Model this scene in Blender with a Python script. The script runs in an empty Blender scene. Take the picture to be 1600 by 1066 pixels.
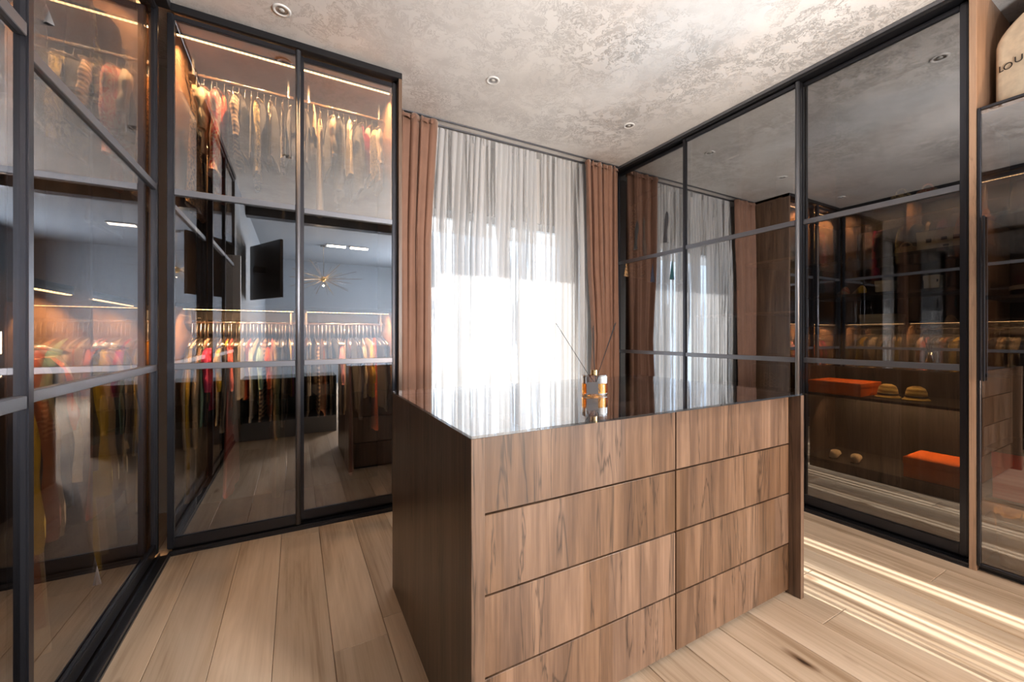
import bpy, bmesh, math, random
from mathutils import Vector, Matrix
PI = math.pi
random.seed(7)
S = bpy.context.scene
COL = S.collection

# ------------------------------------------------------------------ camera
cam_d = bpy.data.cameras.new('camera'); cam = bpy.data.objects.new('camera', cam_d); COL.objects.link(cam)
cam_d.sensor_width = 36.0; cam_d.lens = 36.0*625.4/1600; cam_d.shift_y = -9.0/1600; cam_d.clip_start = .02
cam.location = (0, 0, 1.2); cam.rotation_euler = (PI/2, 0, -math.radians(28.37))
S.camera = cam

# ------------------------------------------------------------------ world, sun, large lights, exposure
S.view_settings.view_transform = 'Standard'; S.view_settings.look = 'None'
S.view_settings.gamma = 1.0; S.view_settings.use_curve_mapping = False
S.view_settings.exposure = 1.03
w = bpy.data.worlds.new('sky'); S.world = w; w.use_nodes = True
bg = w.node_tree.nodes['Background']; bg.inputs[0].default_value = (.72, .84, 1, 1); bg.inputs[1].default_value = 1.8
sun_d = bpy.data.lights.new('sun', 'SUN'); sun_d.energy = 11.5; sun_d.color = (1, .955, .90); sun_d.angle = math.radians(.5)
sun = bpy.data.objects.new('sun', sun_d); COL.objects.link(sun); sun.location = (1.5, 8, 5)
sd = Vector((.045, -1, -math.tan(math.radians(25)))); sun.rotation_euler = sd.to_track_quat('-Z', 'Y').to_euler()


def area(name, loc, direction, sx, sy, power, color):
    d = bpy.data.lights.new(name, 'AREA'); d.shape = 'RECTANGLE'; d.size = sx; d.size_y = sy; d.energy = power; d.color = color
    o = bpy.data.objects.new(name, d); COL.objects.link(o); o.location = loc
    o.rotation_euler = Vector(direction).to_track_quat('-Z', 'Y').to_euler(); return o


# added fill light behind the camera, set in the opening of the right bedroom wall
area('bedroom_fill', (3.12, -3.3, 1.6), (-1, 0.1, 0), 1.7, 1.7, 330, (.86, .92, 1))
# added fill light for the ceiling, out of view to the right of the camera
area('ceiling_fill', (2.15, .10, 1.95), (-.95, 1.6, 1.1), .26, .26, 26, (1, .97, .94))
for bx in (.72, 1.15): area('bedroom_patch_light', (bx, -3.05, 2.995), (0, .3, -1), .34, .12, 12, (1, .76, .54))  # added lights for the bright patches on the bedroom ceiling
area('bedroom_warm_fill', (2.3, -2.2, 1.1), (-.45, 1, .15), .25, .3, 42, (1, .66, .40))  # added warm fill from behind the camera, no lamp modelled there
try:
    S.cycles.transparent_max_bounces = 24; S.cycles.max_bounces = 12; S.cycles.diffuse_bounces = 5; S.cycles.glossy_bounces = 6
    S.cycles.sample_clamp_indirect = 6.0; S.cycles.caustics_reflective = False; S.cycles.caustics_refractive = False
except Exception:
    pass


# ------------------------------------------------------------------ materials
class NT:
    def __init__(s, name):
        s.m = bpy.data.materials.new(name); s.m.use_nodes = True; s.t = s.m.node_tree
        s.t.nodes.clear(); s.out = s.n('ShaderNodeOutputMaterial')

    def n(s, typ, ins=None, **kw):
        x = s.t.nodes.new(typ)
        for k, v in kw.items(): setattr(x, k, v)
        for k, v in (ins or {}).items():
            if isinstance(v, bpy.types.NodeSocket): s.t.links.new(v, x.inputs[k])
            else: x.inputs[k].default_value = v
        return x

    def link(s, a, b): s.t.links.new(a, b)

    def ramp(s, fac, stops, interp='LINEAR'):
        r = s.n('ShaderNodeValToRGB', {0: fac}); e = r.color_ramp.elements; r.color_ramp.interpolation = interp
        while len(e) < len(stops): e.new(.5)
        for i, (p, c) in enumerate(stops):
            e[i].position = p; e[i].color = (c[0], c[1], c[2], 1) if hasattr(c, '__len__') else (c, c, c, 1)
        return r.outputs[0]

    def math(s, op, a, b=0.0): return s.n('ShaderNodeMath', {0: a, 1: b}, operation=op).outputs[0]

    def bsdf(s, **ins):
        p = s.n('ShaderNodeBsdfPrincipled', {k.replace('_', ' '): v for k, v in ins.items()})
        s.link(p.outputs[0], s.out.inputs[0]); return p

    def coord(s, scale=(1, 1, 1), rand=True, kind='Object'):
        tc = s.n('ShaderNodeTexCoord').outputs[kind]
        if rand:
            oi = s.n('ShaderNodeObjectInfo').outputs['Random']
            off = s.n('ShaderNodeCombineXYZ', {0: s.math('MULTIPLY', oi, 37.0), 1: s.math('MULTIPLY', oi, 91.0), 2: s.math('MULTIPLY', oi, 53.0)}).outputs[0]
            tc = s.n('ShaderNodeVectorMath', {0: tc, 1: off}, operation='ADD').outputs[0]
        return s.n('ShaderNodeMapping', {'Vector': tc, 'Scale': scale}).outputs[0]


def plain(name, c, rough=.5, metal=0.0, **kw):
    t = NT(name); t.bsdf(Base_Color=(c[0], c[1], c[2], 1), Roughness=rough, Metallic=metal, **kw); return t.m


def wood(name, dark, mid, light, grain_axis, rough=.5, scale=1.0, crack=.5, objvar=.15, stave=0.0):
    t = NT(name)
    sc = [9*scale]*3; sc[grain_axis] = .8*scale
    v = t.coord(tuple(sc))
    n1 = t.n('ShaderNodeTexNoise', {'Vector': v, 'Scale': 1.0, 'Detail': 6.0, 'Roughness': .6, 'Distortion': .6}).outputs[0]
    sc2 = [70*scale]*3; sc2[grain_axis] = 2.2*scale
    n2 = t.n('ShaderNodeTexNoise', {'Vector': t.coord(tuple(sc2)), 'Scale': 1.0, 'Detail': 4.0, 'Roughness': .7}).outputs[0]
    f = t.math('ADD', t.math('MULTIPLY', n1, .62), t.math('MULTIPLY', n2, .38))
    col = t.ramp(f, [(.34, dark), (.5, mid), (.64, light)])
    sc3 = [6*scale]*3; sc3[grain_axis] = .45*scale
    n3 = t.n('ShaderNodeTexNoise', {'Vector': t.coord(tuple(sc3)), 'Scale': 1.0, 'Detail': 5.0, 'Roughness': .55, 'Distortion': 1.2}).outputs[0]
    cr = t.ramp(t.math('ABSOLUTE', t.math('SUBTRACT', n3, .5)), [(0.0, 1 - crack), (.012, 1.0)])
    col = t.n('ShaderNodeMix', {0: 1.0, 6: col, 7: cr}, data_type='RGBA', blend_type='MULTIPLY').outputs[2]
    oi = t.n('ShaderNodeObjectInfo').outputs['Random']
    val = t.math('ADD', t.math('MULTIPLY', oi, objvar*2), 1 - objvar)
    col = t.n('ShaderNodeHueSaturation', {'Value': val, 'Color': col}).outputs[0]
    if stave:
        sp = t.n('ShaderNodeSeparateXYZ', {0: t.n('ShaderNodeTexCoord').outputs['Object']})
        u = t.math('ADD', t.math('DIVIDE', t.math('ADD', sp.outputs[0], sp.outputs[1]), stave), t.math('MULTIPLY', oi, 13.7))
        cell = t.math('FLOOR', t.math('ADD', u, t.math('MULTIPLY', t.math('SINE', t.math('MULTIPLY', u, 1.7)), .35)))
        wn_ = t.n('ShaderNodeTexWhiteNoise', {'W': t.math('ADD', cell, t.math('MULTIPLY', oi, 77.0))}, noise_dimensions='1D').outputs[0]
        col = t.n('ShaderNodeHueSaturation', {'Value': t.math('ADD', t.math('MULTIPLY', wn_, .42), .79), 'Saturation': t.math('ADD', t.math('MULTIPLY', wn_, -.2), 1.08), 'Color': col}).outputs[0]
    b = t.n('ShaderNodeBump', {'Strength': .22, 'Distance': .002, 'Height': f}).outputs[0]
    t.bsdf(Base_Color=col, Roughness=rough, Normal=b); return t.m


def floor_wood():
    t = NT('light_oak_floor')
    v = t.coord((7, .7, 7))
    n1 = t.n('ShaderNodeTexNoise', {'Vector': v, 'Scale': 1.0, 'Detail': 6.0, 'Roughness': .6, 'Distortion': .8}).outputs[0]
    n2 = t.n('ShaderNodeTexNoise', {'Vector': t.coord((80, 2, 80)), 'Scale': 1.0, 'Detail': 3.0}).outputs[0]
    f = t.math('ADD', t.math('MULTIPLY', n1, .7), t.math('MULTIPLY', n2, .3))
    col = t.ramp(f, [(.33, (.34, .23, .14)), (.48, (.55, .42, .295)), (.64, (.66, .52, .385))])
    # knots
    vk = t.coord((4.6, 1.5, 3.0))
    wv = t.n('ShaderNodeTexNoise', {'Vector': t.coord((14, 7, 14)), 'Scale': 1.0, 'Detail': 3.0}).outputs[1]
    vk2 = t.n('ShaderNodeVectorMath', {0: vk, 1: t.n('ShaderNodeVectorMath', {0: wv, 1: (.13, .13, .13)}, operation='MULTIPLY').outputs[0]}, operation='ADD').outputs[0]
    vo = t.n('ShaderNodeTexVoronoi', {'Vector': vk2, 'Scale': 1.0, 'Randomness': 1.0}).outputs[0]
    kn = t.ramp(vo, [(.03, (.10, .07, .055)), (.055, (.5, .42, .36)), (.11, (1, 1, 1))])
    col = t.n('ShaderNodeMix', {0: 1.0, 6: col, 7: kn}, data_type='RGBA', blend_type='MULTIPLY').outputs[2]
    oi = t.n('ShaderNodeObjectInfo').outputs['Random']
    col = t.n('ShaderNodeHueSaturation', {'Value': t.math('ADD', t.math('MULTIPLY', oi, .22), .9), 'Color': col}).outputs[0]
    b = t.n('ShaderNodeBump', {'Strength': .15, 'Distance': .002, 'Height': f}).outputs[0]
    t.bsdf(Base_Color=col, Roughness=.42, Normal=b); return t.m


def plaster():
    t = NT('silver_venetian_plaster')
    v = t.coord((1, 1, 1), rand=False)
    w1 = t.n('ShaderNodeTexNoise', {'Vector': v, 'Scale': 5.0, 'Detail': 5.0}).outputs[1]
    wv = t.n('ShaderNodeVectorMath', {0: v, 1: t.n('ShaderNodeVectorMath', {0: w1, 1: (.28, .28, .28)}, operation='MULTIPLY').outputs[0]}, operation='ADD').outputs[0]
    big = t.n('ShaderNodeTexNoise', {'Vector': v, 'Scale': 1.3, 'Detail': 3.0}).outputs[0]
    fine = t.n('ShaderNodeTexNoise', {'Vector': wv, 'Scale': 11.0, 'Detail': 8.0, 'Roughness': .62}).outputs[0]
    vein = t.math('ABSOLUTE', t.math('SUBTRACT', fine, .5))
    veins = t.ramp(vein, [(.0, 1.0), (.012, .8), (.026, 0.0)])
    patch = t.ramp(fine, [(.545, 0.0), (.575, 1.0)])
    region = t.ramp(big, [(.40, .12), (.60, .9)])
    fac = t.math('MULTIPLY', t.math('MAXIMUM', t.math('MULTIPLY', veins, .8), t.math('MULTIPLY', patch, .55)), region)
    tone = t.n('ShaderNodeTexNoise', {'Vector': wv, 'Scale': 2.2, 'Detail': 5.0}).outputs[0]
    base = t.ramp(tone, [(.35, (.67, .66, .65)), (.65, (.78, .775, .765))])
    b = t.n('ShaderNodeBump', {'Strength': .35, 'Distance': .004, 'Height': fine}).outputs[0]
    p1 = t.n('ShaderNodeBsdfPrincipled', {'Base Color': base, 'Roughness': .55, 'Normal': b})
    p2 = t.n('ShaderNodeBsdfPrincipled', {'Base Color': (.46, .45, .44, 1), 'Metallic': .7, 'Roughness': .4, 'Normal': b})
    mx = t.n('ShaderNodeMixShader', {0: fac, 1: p1.outputs[0], 2: p2.outputs[0]}); t.link(mx.outputs[0], t.out.inputs[0]); return t.m


def glass(name, r0, tint, power=4.0):
    t = NT(name)
    fc = t.n('ShaderNodeLayerWeight', {'Blend': .5}).outputs['Facing']
    fac = t.math('ADD', t.math('MULTIPLY', t.math('POWER', fc, power), 1 - r0), r0)
    tr = t.n('ShaderNodeBsdfTransparent', {'Color': (*tint, 1)}); gl = t.n('ShaderNodeBsdfGlossy', {'Color': (.95, .97, 1, 1), 'Roughness': 0.0})
    mx = t.n('ShaderNodeMixShader', {0: fac, 1: tr.outputs[0], 2: gl.outputs[0]}); t.link(mx.outputs[0], t.out.inputs[0]); return t.m


def sheer_mat():
    t = NT('white_sheer_voile')
    v = t.coord((1, 1, 1), rand=False)
    n = t.n('ShaderNodeTexNoise', {'Vector': t.n('ShaderNodeMapping', {'Vector': v, 'Scale': (26, 1, .25)}).outputs[0], 'Scale': 1.0, 'Detail': 4.0, 'Roughness': .65}).outputs[0]
    a = t.ramp(n, [(.40, .04), (.52, .09), (.57, .92)])
    df = t.n('ShaderNodeBsdfDiffuse', {'Color': (.86, .86, .86, 1)}); n2 = t.n('ShaderNodeTexNoise', {'Vector': t.n('ShaderNodeMapping', {'Vector': v, 'Scale': (17, 1, .12), 'Location': (3, 0, 0)}).outputs[0], 'Scale': 1.0, 'Detail': 5.0, 'Roughness': .7}).outputs[0]
    tc_ = t.ramp(n2, [(.36, (.095, .093, .09)), (.47, (.17, .17, .17)), (.56, (.34, .34, .345)), (.7, (.42, .42, .43))])
    tl = t.n('ShaderNodeBsdfTranslucent', {'Color': tc_})
    m1 = t.n('ShaderNodeMixShader', {0: .43, 1: df.outputs[0], 2: tl.outputs[0]})
    tr = t.n('ShaderNodeBsdfTransparent', {'Color': (1, 1, 1, 1)})
    m2 = t.n('ShaderNodeMixShader', {0: a, 1: m1.outputs[0], 2: tr.outputs[0]}); t.link(m2.outputs[0], t.out.inputs[0]); return t.m


def velvet(name, c):
    t = NT(name)
    n = t.n('ShaderNodeTexNoise', {'Vector': t.coord((1, 1, 1), rand=False), 'Scale': 7.0, 'Detail': 2.0}).outputs[0]
    col = t.ramp(n, [(.35, tuple(x*.88 for x in c)), (.65, c)])
    t.bsdf(Base_Color=col, Roughness=.75, Sheen_Weight=.8, Sheen_Roughness=.35, Sheen_Tint=(1, .8, .68, 1)); return t.m


def led_mat():
    t = NT('warm_led')
    v = t.n('ShaderNodeTexCoord').outputs['Object']
    x = t.n('ShaderNodeSeparateXYZ', {0: v}).outputs[0]
    s = t.math('ADD', t.math('MULTIPLY', t.math('SINE', t.math('MULTIPLY', x, 2*PI/.022)), .3), .8)
    e = t.n('ShaderNodeEmission', {'Color': (1, .60, .28, 1), 'Strength': t.math('MULTIPLY', s, 9.0)})
    t.link(e.outputs[0], t.out.inputs[0]); return t.m


def cloth(name, c, rough=.8, pattern=None, c2=(.02, .015, .01)):
    t = NT(name)
    if pattern == 'leopard':
        vo = t.n('ShaderNodeTexVoronoi', {'Vector': t.coord((1, 1, 1)), 'Scale': 55.0}).outputs[0]
        col = t.ramp(vo, [(.18, c), (.26, c2), (.42, c2), (.5, c)])
    elif pattern == 'stripes':
        wv = t.n('ShaderNodeTexWave', {'Vector': t.coord((1, 1, 1)), 'Scale': 12.0, 'Distortion': 2.5, 'Detail': 2.0}, bands_direction='Z').outputs[1]
        col = t.ramp(wv, [(.45, c), (.55, c2)])
    elif pattern == 'floral':
        no = t.n('ShaderNodeTexNoise', {'Vector': t.coord((1, 1, 1)), 'Scale': 14.0, 'Detail': 2.0, 'Distortion': 2.0}).outputs[0]
        col = t.ramp(no, [(.42, c), (.47, c2), (.53, c2), (.58, c)])
    else:
        no = t.n('ShaderNodeTexNoise', {'Vector': t.coord((1, 1, 1)), 'Scale': 30.0, 'Detail': 3.0}).outputs[0]
        col = t.ramp(no, [(.3, tuple(x*.8 for x in c)), (.7, c)])
    t.bsdf(Base_Color=col, Roughness=rough, Sheen_Weight=.2); return t.m


M = {}
M['island'] = wood('brown_oak_veneer', (.055, .029, .017), (.122, .068, .038), (.205, .12, .07), 2, .33, crack=.65, stave=.15)
M['side'] = wood('pale_brown_oak', (.27, .16, .10), (.38, .235, .15), (.46, .30, .20), 2, .5, crack=.3)
M['inner'] = wood('cabinet_oak', (.20, .115, .065), (.30, .175, .10), (.37, .23, .14), 2, .5, crack=.3)
M['darkwood'] = wood('smoked_oak', (.03, .022, .018), (.05, .036, .03), (.075, .055, .046), 2, .5, crack=.4)
M['floor'] = floor_wood()
M['plaster'] = plaster()
M['glass'] = glass('smoked_reflective_glass', .205, (.66, .63, .60))
M['mirrorglass'] = glass('half_mirror_glass', .33, (.66, .63, .60))
M['topglass'] = glass('tinted_table_glass', .09, (.82, .81, .80), 3.2)
M['clear'] = glass('clear_glass', .04, (.97, .98, .98))
M['metal'] = plain('dark_anodised_metal', (.045, .046, .054), .3, .8)
M['rail'] = plain('satin_grey_metal', (.19, .195, .215), .38, .8)
M['black'] = plain('black_metal', (.012, .012, .014), .35, .3)
M['steel'] = plain('brushed_steel', (.55, .52, .48), .25, 1)
M['brass'] = plain('brass', (.75, .52, .25), .25, 1)
M['white'] = plain('white_paint', (.75, .75, .74), .5)
M['bluegrey'] = plain('blue_grey_paint', (.22, .245, .275), .6)
M['wallpaint'] = plain('warm_grey_paint', (.72, .70, .68), .7)
M['inner_dark'] = plain('dark_brown_laminate', (.016, .013, .012), .55)
M['sheer'] = sheer_mat()
M['velvet'] = velvet('copper_velvet', (.26, .135, .088))
M['led'] = led_mat()
M['rubber'] = plain('black_rubber', (.01, .01, .01), .6)
M['teal'] = plain('dark_teal_lacquer', (.012, .035, .045), .3)
M['screen'] = plain('tv_screen', (.006, .012, .016), .12)
M['orange'] = plain('orange_cardboard', (.85, .17, .02), .6)
M['red'] = plain('red_cardboard', (.80, .03, .012), .6)
M['cream_box'] = plain('cream_cardboard', (.80, .68, .46), .6)
M['ink'] = plain('black_print', (.012, .01, .01), .5)
M['kraft'] = plain('kraft_paper', (.62, .46, .27), .8)
M['canvas'] = cloth('cream_canvas', (.72, .60, .44), .9)
M['straw'] = cloth('yellow_straw', (.60, .44, .12), .8, 'stripes', (.28, .18, .04))
M['tan'] = plain('tan_leather', (.42, .27, .11), .4)
M['plum'] = plain('plum_patent_leather', (.06, .02, .05), .2)
M['felt'] = plain('charcoal_felt', (.09, .088, .09), .9)

# ------------------------------------------------------------------ mesh helpers


def newmesh(name, verts, faces, mat=None, smooth=False):
    me = bpy.data.meshes.new(name); me.from_pydata(verts, [], faces); me.update()
    if mat: me.materials.append(mat)
    if smooth: me.polygons.foreach_set('use_smooth', [True]*len(me.polygons))
    return me


def obj(name, me, parent=None, loc=None, rot=None, **props):
    o = bpy.data.objects.new(name, me); COL.objects.link(o)
    if parent: o.parent = parent
    if loc: o.location = loc
    if rot: o.rotation_euler = rot
    for k, v in props.items(): o[k] = v
    return o


def thing(name, label, cat, loc=(0, 0, 0), rz=0, group=None):
    o = bpy.data.objects.new(name, None); COL.objects.link(o); o.location = loc; o.rotation_euler = (0, 0, rz)
    o.empty_display_size = .05; o['label'] = label; o['category'] = cat
    if group: o['group'] = group
    return o


BF = [(0, 3, 2, 1), (4, 5, 6, 7), (0, 1, 5, 4), (1, 2, 6, 5), (2, 3, 7, 6), (3, 0, 4, 7)]


class MB:
    """mesh builder collecting boxes, tubes and lathes into ONE mesh"""
    def __init__(s): s.v = []; s.f = []

    def add(s, v, f):
        b = len(s.v); s.v += [tuple(x) for x in v]; s.f += [tuple(i+b for i in q) for q in f]; return s

    def box(s, x0, x1, y0, y1, z0, z1):
        return s.add([(x0, y0, z0), (x1, y0, z0), (x1, y1, z0), (x0, y1, z0), (x0, y0, z1), (x1, y0, z1), (x1, y1, z1), (x0, y1, z1)], BF)

    def tube(s, pts, r, n=8, cap=True):
        pts = [Vector(p) for p in pts]; rs = r if hasattr(r, '__len__') else [r]*len(pts); vs = []; prev = None
        for i, p in enumerate(pts):
            d = (pts[min(i+1, len(pts)-1)]-pts[max(i-1, 0)]).normalized()
            if prev is None: prev = Vector((0, 0, 1)) if abs(d.z) < .9 else Vector((1, 0, 0))
            a = d.cross(prev).normalized(); b = a.cross(d).normalized(); prev = b
            for k in range(n): vs.append(p+(a*math.cos(2*PI*k/n)+b*math.sin(2*PI*k/n))*rs[i])
        fs = [(i*n+k, i*n+(k+1) % n, (i+1)*n+(k+1) % n, (i+1)*n+k) for i in range(len(pts)-1) for k in range(n)]
        if cap: fs += [tuple(range(n-1, -1, -1)), tuple((len(pts)-1)*n+k for k in range(n))]
        return s.add(vs, fs)

    def lathe(s, prof, n=32, c=(0, 0, 0), axis='z'):
        vs = []
        for r, z in prof:
            for k in range(n):
                a = 2*PI*k/n; p = (r*math.cos(a), r*math.sin(a), z)
                vs.append((p[0]+c[0], p[1]+c[1], p[2]+c[2]))
        fs = [(i*n+k, i*n+(k+1) % n, (i+1)*n+(k+1) % n, (i+1)*n+k) for i in range(len(prof)-1) for k in range(n)]
        return s.add(vs, fs)

    def build(s, name, mat, parent=None, loc=None, rot=None, bevel=0, seg=2, smooth=False, **props):
        me = newmesh(name, s.v, s.f, mat, smooth)
        if bevel:
            bm = bmesh.new(); bm.from_mesh(me)
            bmesh.ops.bevel(bm, geom=bm.edges[:], offset=bevel, segments=seg, affect='EDGES', clamp_overlap=True)
            bm.to_mesh(me); bm.free()
        return obj(name, me, parent, loc, rot, **props)


def fixn(o):
    bm = bmesh.new(); bm.from_mesh(o.data); bmesh.ops.recalc_face_normals(bm, faces=bm.faces[:]); bm.to_mesh(o.data); bm.free(); return o


# ------------------------------------------------------------------ SETTING
H = 3.01
fl = MB().box(-1.35, 3.75, -5.4, 3.62, -.12, -.012).build('floor', M['inner_dark'], kind='structure')
PW = .2; x = -.675-PW; rnd = random.Random(3); pk = 0; pm = {}
ends_fixed = {}
xi = 0
while x < 3.1:
    x0, x1 = x+.0008, x+PW-.0008
    y = -5.3 - rnd.random()*1.6
    while y < 3.5:
        L = rnd.choice([1.6, 1.9, 2.2])
        a, b = max(y, -5.3), min(y+L, 3.5)
        if b-a > .05:
            key = round(b-a, 3)
            if key not in pm:
                hb = (b-a)/2-.0008; hx = PW/2-.0008; e = .0016
                vs = [(-hx, -hb, -.012), (hx, -hb, -.012), (hx, hb, -.012), (-hx, hb, -.012),
                      (-hx, -hb, -e), (hx, -hb, -e), (hx, hb, -e), (-hx, hb, -e),
                      (-hx+e, -hb+e, 0), (hx-e, -hb+e, 0), (hx-e, hb-e, 0), (-hx+e, hb-e, 0)]
                fs = [(0, 3, 2, 1), (0, 1, 5, 4), (1, 2, 6, 5), (2, 3, 7, 6), (3, 0, 4, 7), (4, 5, 9, 8), (5, 6, 10, 9), (6, 7, 11, 10), (7, 4, 8, 11), (8, 9, 10, 11)]
                pm[key] = newmesh('plank', vs, fs, M['floor'])
            obj('plank', pm[key], fl, (x+PW/2, (a+b)/2, 0))
        y += L
    x += PW
MB().box(-1.35, 3.75, -1.1, 3.62, H, H+.12).build('ceiling', M['plaster'], kind='structure')
MB().box(-1.35, 3.75, -5.4, -1.1, H, H+.12).build('ceiling', M['bluegrey'], kind='structure')
MB().box(-.66, 3.06, -1.22, -1.06, 2.885, H-.001).build('trim_1', M['black'], kind='structure')
# window wall with opening
WX0, WX1, WZ0, WZ1, WY = 1.02, 2.62, .02, 2.35, 3.5
MB().box(-1.35, WX0, WY, WY+.12, 0, H).box(WX1, 3.75, WY, WY+.12, 0, H).box(WX0, WX1, WY, WY+.12, WZ1, H).build('wall_front', M['wallpaint'], kind='structure')
MB().box(-1.35, -1.23, -.0, 3.5, 0, H).build('wall_left', M['wallpaint'], kind='structure')
MB().box(3.66, 3.75, -.3, 3.5, 0, H).build('wall_right', M['wallpaint'], kind='structure')
MB().box(-1.35, -.62, -5.3, .13, 0, H).build('wall_left_bedroom', M['bluegrey'], kind='structure')
MB().box(-1.35, 3.75, -5.4, -5.3, 0, H).build('wall_back', M['bluegrey'], kind='structure')
MB().box(3.06, 3.75, -2.4, -.31, 0, H).box(3.06, 3.75, -5.3, -4.2, 0, H).box(3.06, 3.75, -4.2, -2.4, 0, .7).box(3.06, 3.75, -4.2, -2.4, 2.5, H).build('wall_right_bedroom', M['bluegrey'], kind='structure')
# french window behind the sheer
wn = MB()
for a, b in ((WX0, WX0+.06), (1.79, 1.85), (WX1-.06, WX1)): wn.box(a, b, WY+.02, WY+.09, WZ0, WZ1)
wn.box(WX0+.06, 1.79, WY+.02, WY+.09, WZ0, .1).box(1.85, WX1-.06, WY+.02, WY+.09, WZ0, .1).box(WX0+.06, 1.79, WY+.02, WY+.09, WZ1-.07, WZ1).box(1.85, WX1-.06, WY+.02, WY+.09, WZ1-.07, WZ1)
win = wn.build('window_1', M['white'], kind='structure')
for a, b in ((WX0+.06, 1.79), (1.85, WX1-.06)): MB().box(a, b, WY+.05, WY+.056, .1, WZ1-.07).build('pane', M['clear'], win)
w2 = MB()
for a, b in ((-4.2, -4.14), (-3.33, -3.27), (-2.46, -2.4)): w2.box(3.2, 3.26, a, b, .7, 2.5)
w2.box(3.2, 3.26, -4.14, -2.46, .7, .76).box(3.2, 3.26, -4.14, -2.46, 2.44, 2.5).build('window_2', M['white'], kind='structure')
# outside: terrace and the balcony slab above that shades the top of the window
MB().box(-1.35, 6, 3.63, 14, -.3, -.02).build('terrace', plain('pale_terrace_paving', (.24, .23, .22), .8), kind='structure')
MB().box(-2, 6, 3.63, 5.1, 2.56, 2.74).build('balcony_slab', M['wallpaint'], kind='structure')

# ------------------------------------------------------------------ curtains


def curtain(name, mat, x0, x1, yc, z0, z1, folds, amp, seed, x0b=None, x1b=None, shape=None, nz=26, per=10, parent=None, pleat=False, **props):
    r = random.Random(seed); nx = folds*per
    ph = [r.uniform(-.6, .6) for _ in range(folds+2)]; am = [r.uniform(.55, 1.15) for _ in range(folds+2)]; vs = []
    for j in range(nz+1):
        t = j/nz; z = z1+(z0-z1)*t
        for i in range(nx+1):
            s = i/nx; k = s*folds; ki = int(k); fr = k-ki
            a = am[ki]*(1-fr)+am[ki+1]*fr; p = ph[ki]*(1-fr)+ph[ki+1]*fr
            if pleat:
                yy = yc-amp*a*(1.6*abs(math.sin(PI*k+.5*p+.35*math.sin(2.5*t+1.7*ki)*math.sin(PI*fr)**2))**.75-.9)*(.55+.45*min(1, t*4))+.012*math.sin(9*k+4*t)
            else:
                yy = yc+amp*a*math.sin(2*PI*k+p+.5*math.sin(3*t+ki))*(.55+.45*min(1, t*4))
            xa, xb = (shape(t) if shape else (x0, x1))
            xx = xa+(xb-xa)*s + amp*.38*a*math.cos(2*PI*k+p+1.2*t)
            vs.append((xx, yy, z))
    fs = [(j*(nx+1)+i, j*(nx+1)+i+1, (j+1)*(nx+1)+i+1, (j+1)*(nx+1)+i) for j in range(nz) for i in range(nx)]
    o = obj(name, newmesh(name, vs, fs, mat, True), parent, **props)
    return o


cs = curtain('sheer_curtain', M['sheer'], 1.02, 2.63, 3.33, .012, 2.985, 30, .024, 5, shape=lambda t: (1.02-.06*min(1, t*3), 2.70),
             label='floor-length white sheer curtain glowing with sunlight in front of the window', category='curtain')
sol = None


def lsh(t): return (.66, 1.035-.055*min(1, t*3.0))


def rsh(t):
    return (2.60+.05*math.sin(min(1, t*1.6)*PI*.5)+.05*max(0, 1-abs(t-.62)*4), 3.02)


for nm, shp, lab, nf, sd_ in (('velvet_drape', lsh, 'copper brown velvet drape hanging left of the white sheer, beside the back wardrobe', 5, 11),
                              ('velvet_drape', rsh, 'copper brown velvet drape hanging right of the white sheer, beside the right wardrobe', 6, 23)):
    d = curtain(nm, M['velvet'], 0, 0, 3.235, .012, 2.99, nf, .05, sd_, shape=shp, per=22, pleat=True, label=lab, category='curtain', group='velvet drapes')
    md = d.modifiers.new('thickness', 'SOLIDIFY'); md.thickness = .006
    # gathered heading tape sewn to the top of the drape
    xa, xb = shp(0)
    curtain('heading_tape', M['velvet'], 0, 0, 3.233, 2.94, 2.992, nf, .05, sd_, shape=lambda t, xa=xa, xb=xb: (xa, xb), nz=2, per=22, pleat=True, parent=d)
tr = thing('curtain_track', 'slim grey double curtain track on the ceiling above the sheer', 'track', (0, 0, 0))
MB().box(.66, 3.03, 3.225, 3.245, 3.001, 3.009).build('front_rail', M['rail'], tr)
MB().box(.66, 3.03, 3.32, 3.34, 2.999, 3.009).build('rear_rail', M['rail'], tr)

# ------------------------------------------------------------------ wardrobes (local x along the front, y into the cabinet)
RZ = [1.028, 1.985]


def door(parent, x0, x1, y, ztop=2.955, zbot=.035, rails=RZ, sw=.03, dp=.034, gm='glass', edge=False):
    fr = MB()
    for a, b in ((x0, x0+sw), (x1-sw, x1)): fr.box(a, b, y, y+dp, zbot, ztop)
    fr.box(x0+sw, x1-sw, y+.004, y+dp-.004, zbot, zbot+.06).box(x0+sw, x1-sw, y+.004, y+dp-.004, ztop-.03, ztop)
    d = fr.build('sliding_door', M['metal'], parent, bevel=.004, seg=2)
    for z in rails: MB().box(x0+sw, x1-sw, y+.001, y+dp-.003, z-.017, z+.017).build('cross_rail', M['rail'], d, bevel=.002, seg=1)
    if edge: MB().tube([(x1-sw/2, y+.002, zbot+.002), (x1-sw/2, y+.002, ztop-.002)], sw*.46, 14).build('edge_profile', M['rail'], d, smooth=True)
    zs = [zbot+.06]+sum([[z-.017, z+.017] for z in rails], [])+[ztop-.03]
    for i in range(0, len(zs), 2):
        MB().box(x0+sw, x1-sw, y+dp/2-.003, y+dp/2+.003, zs[i], zs[i+1]).build('glass_pane', M[gm], d)
    return d


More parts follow.
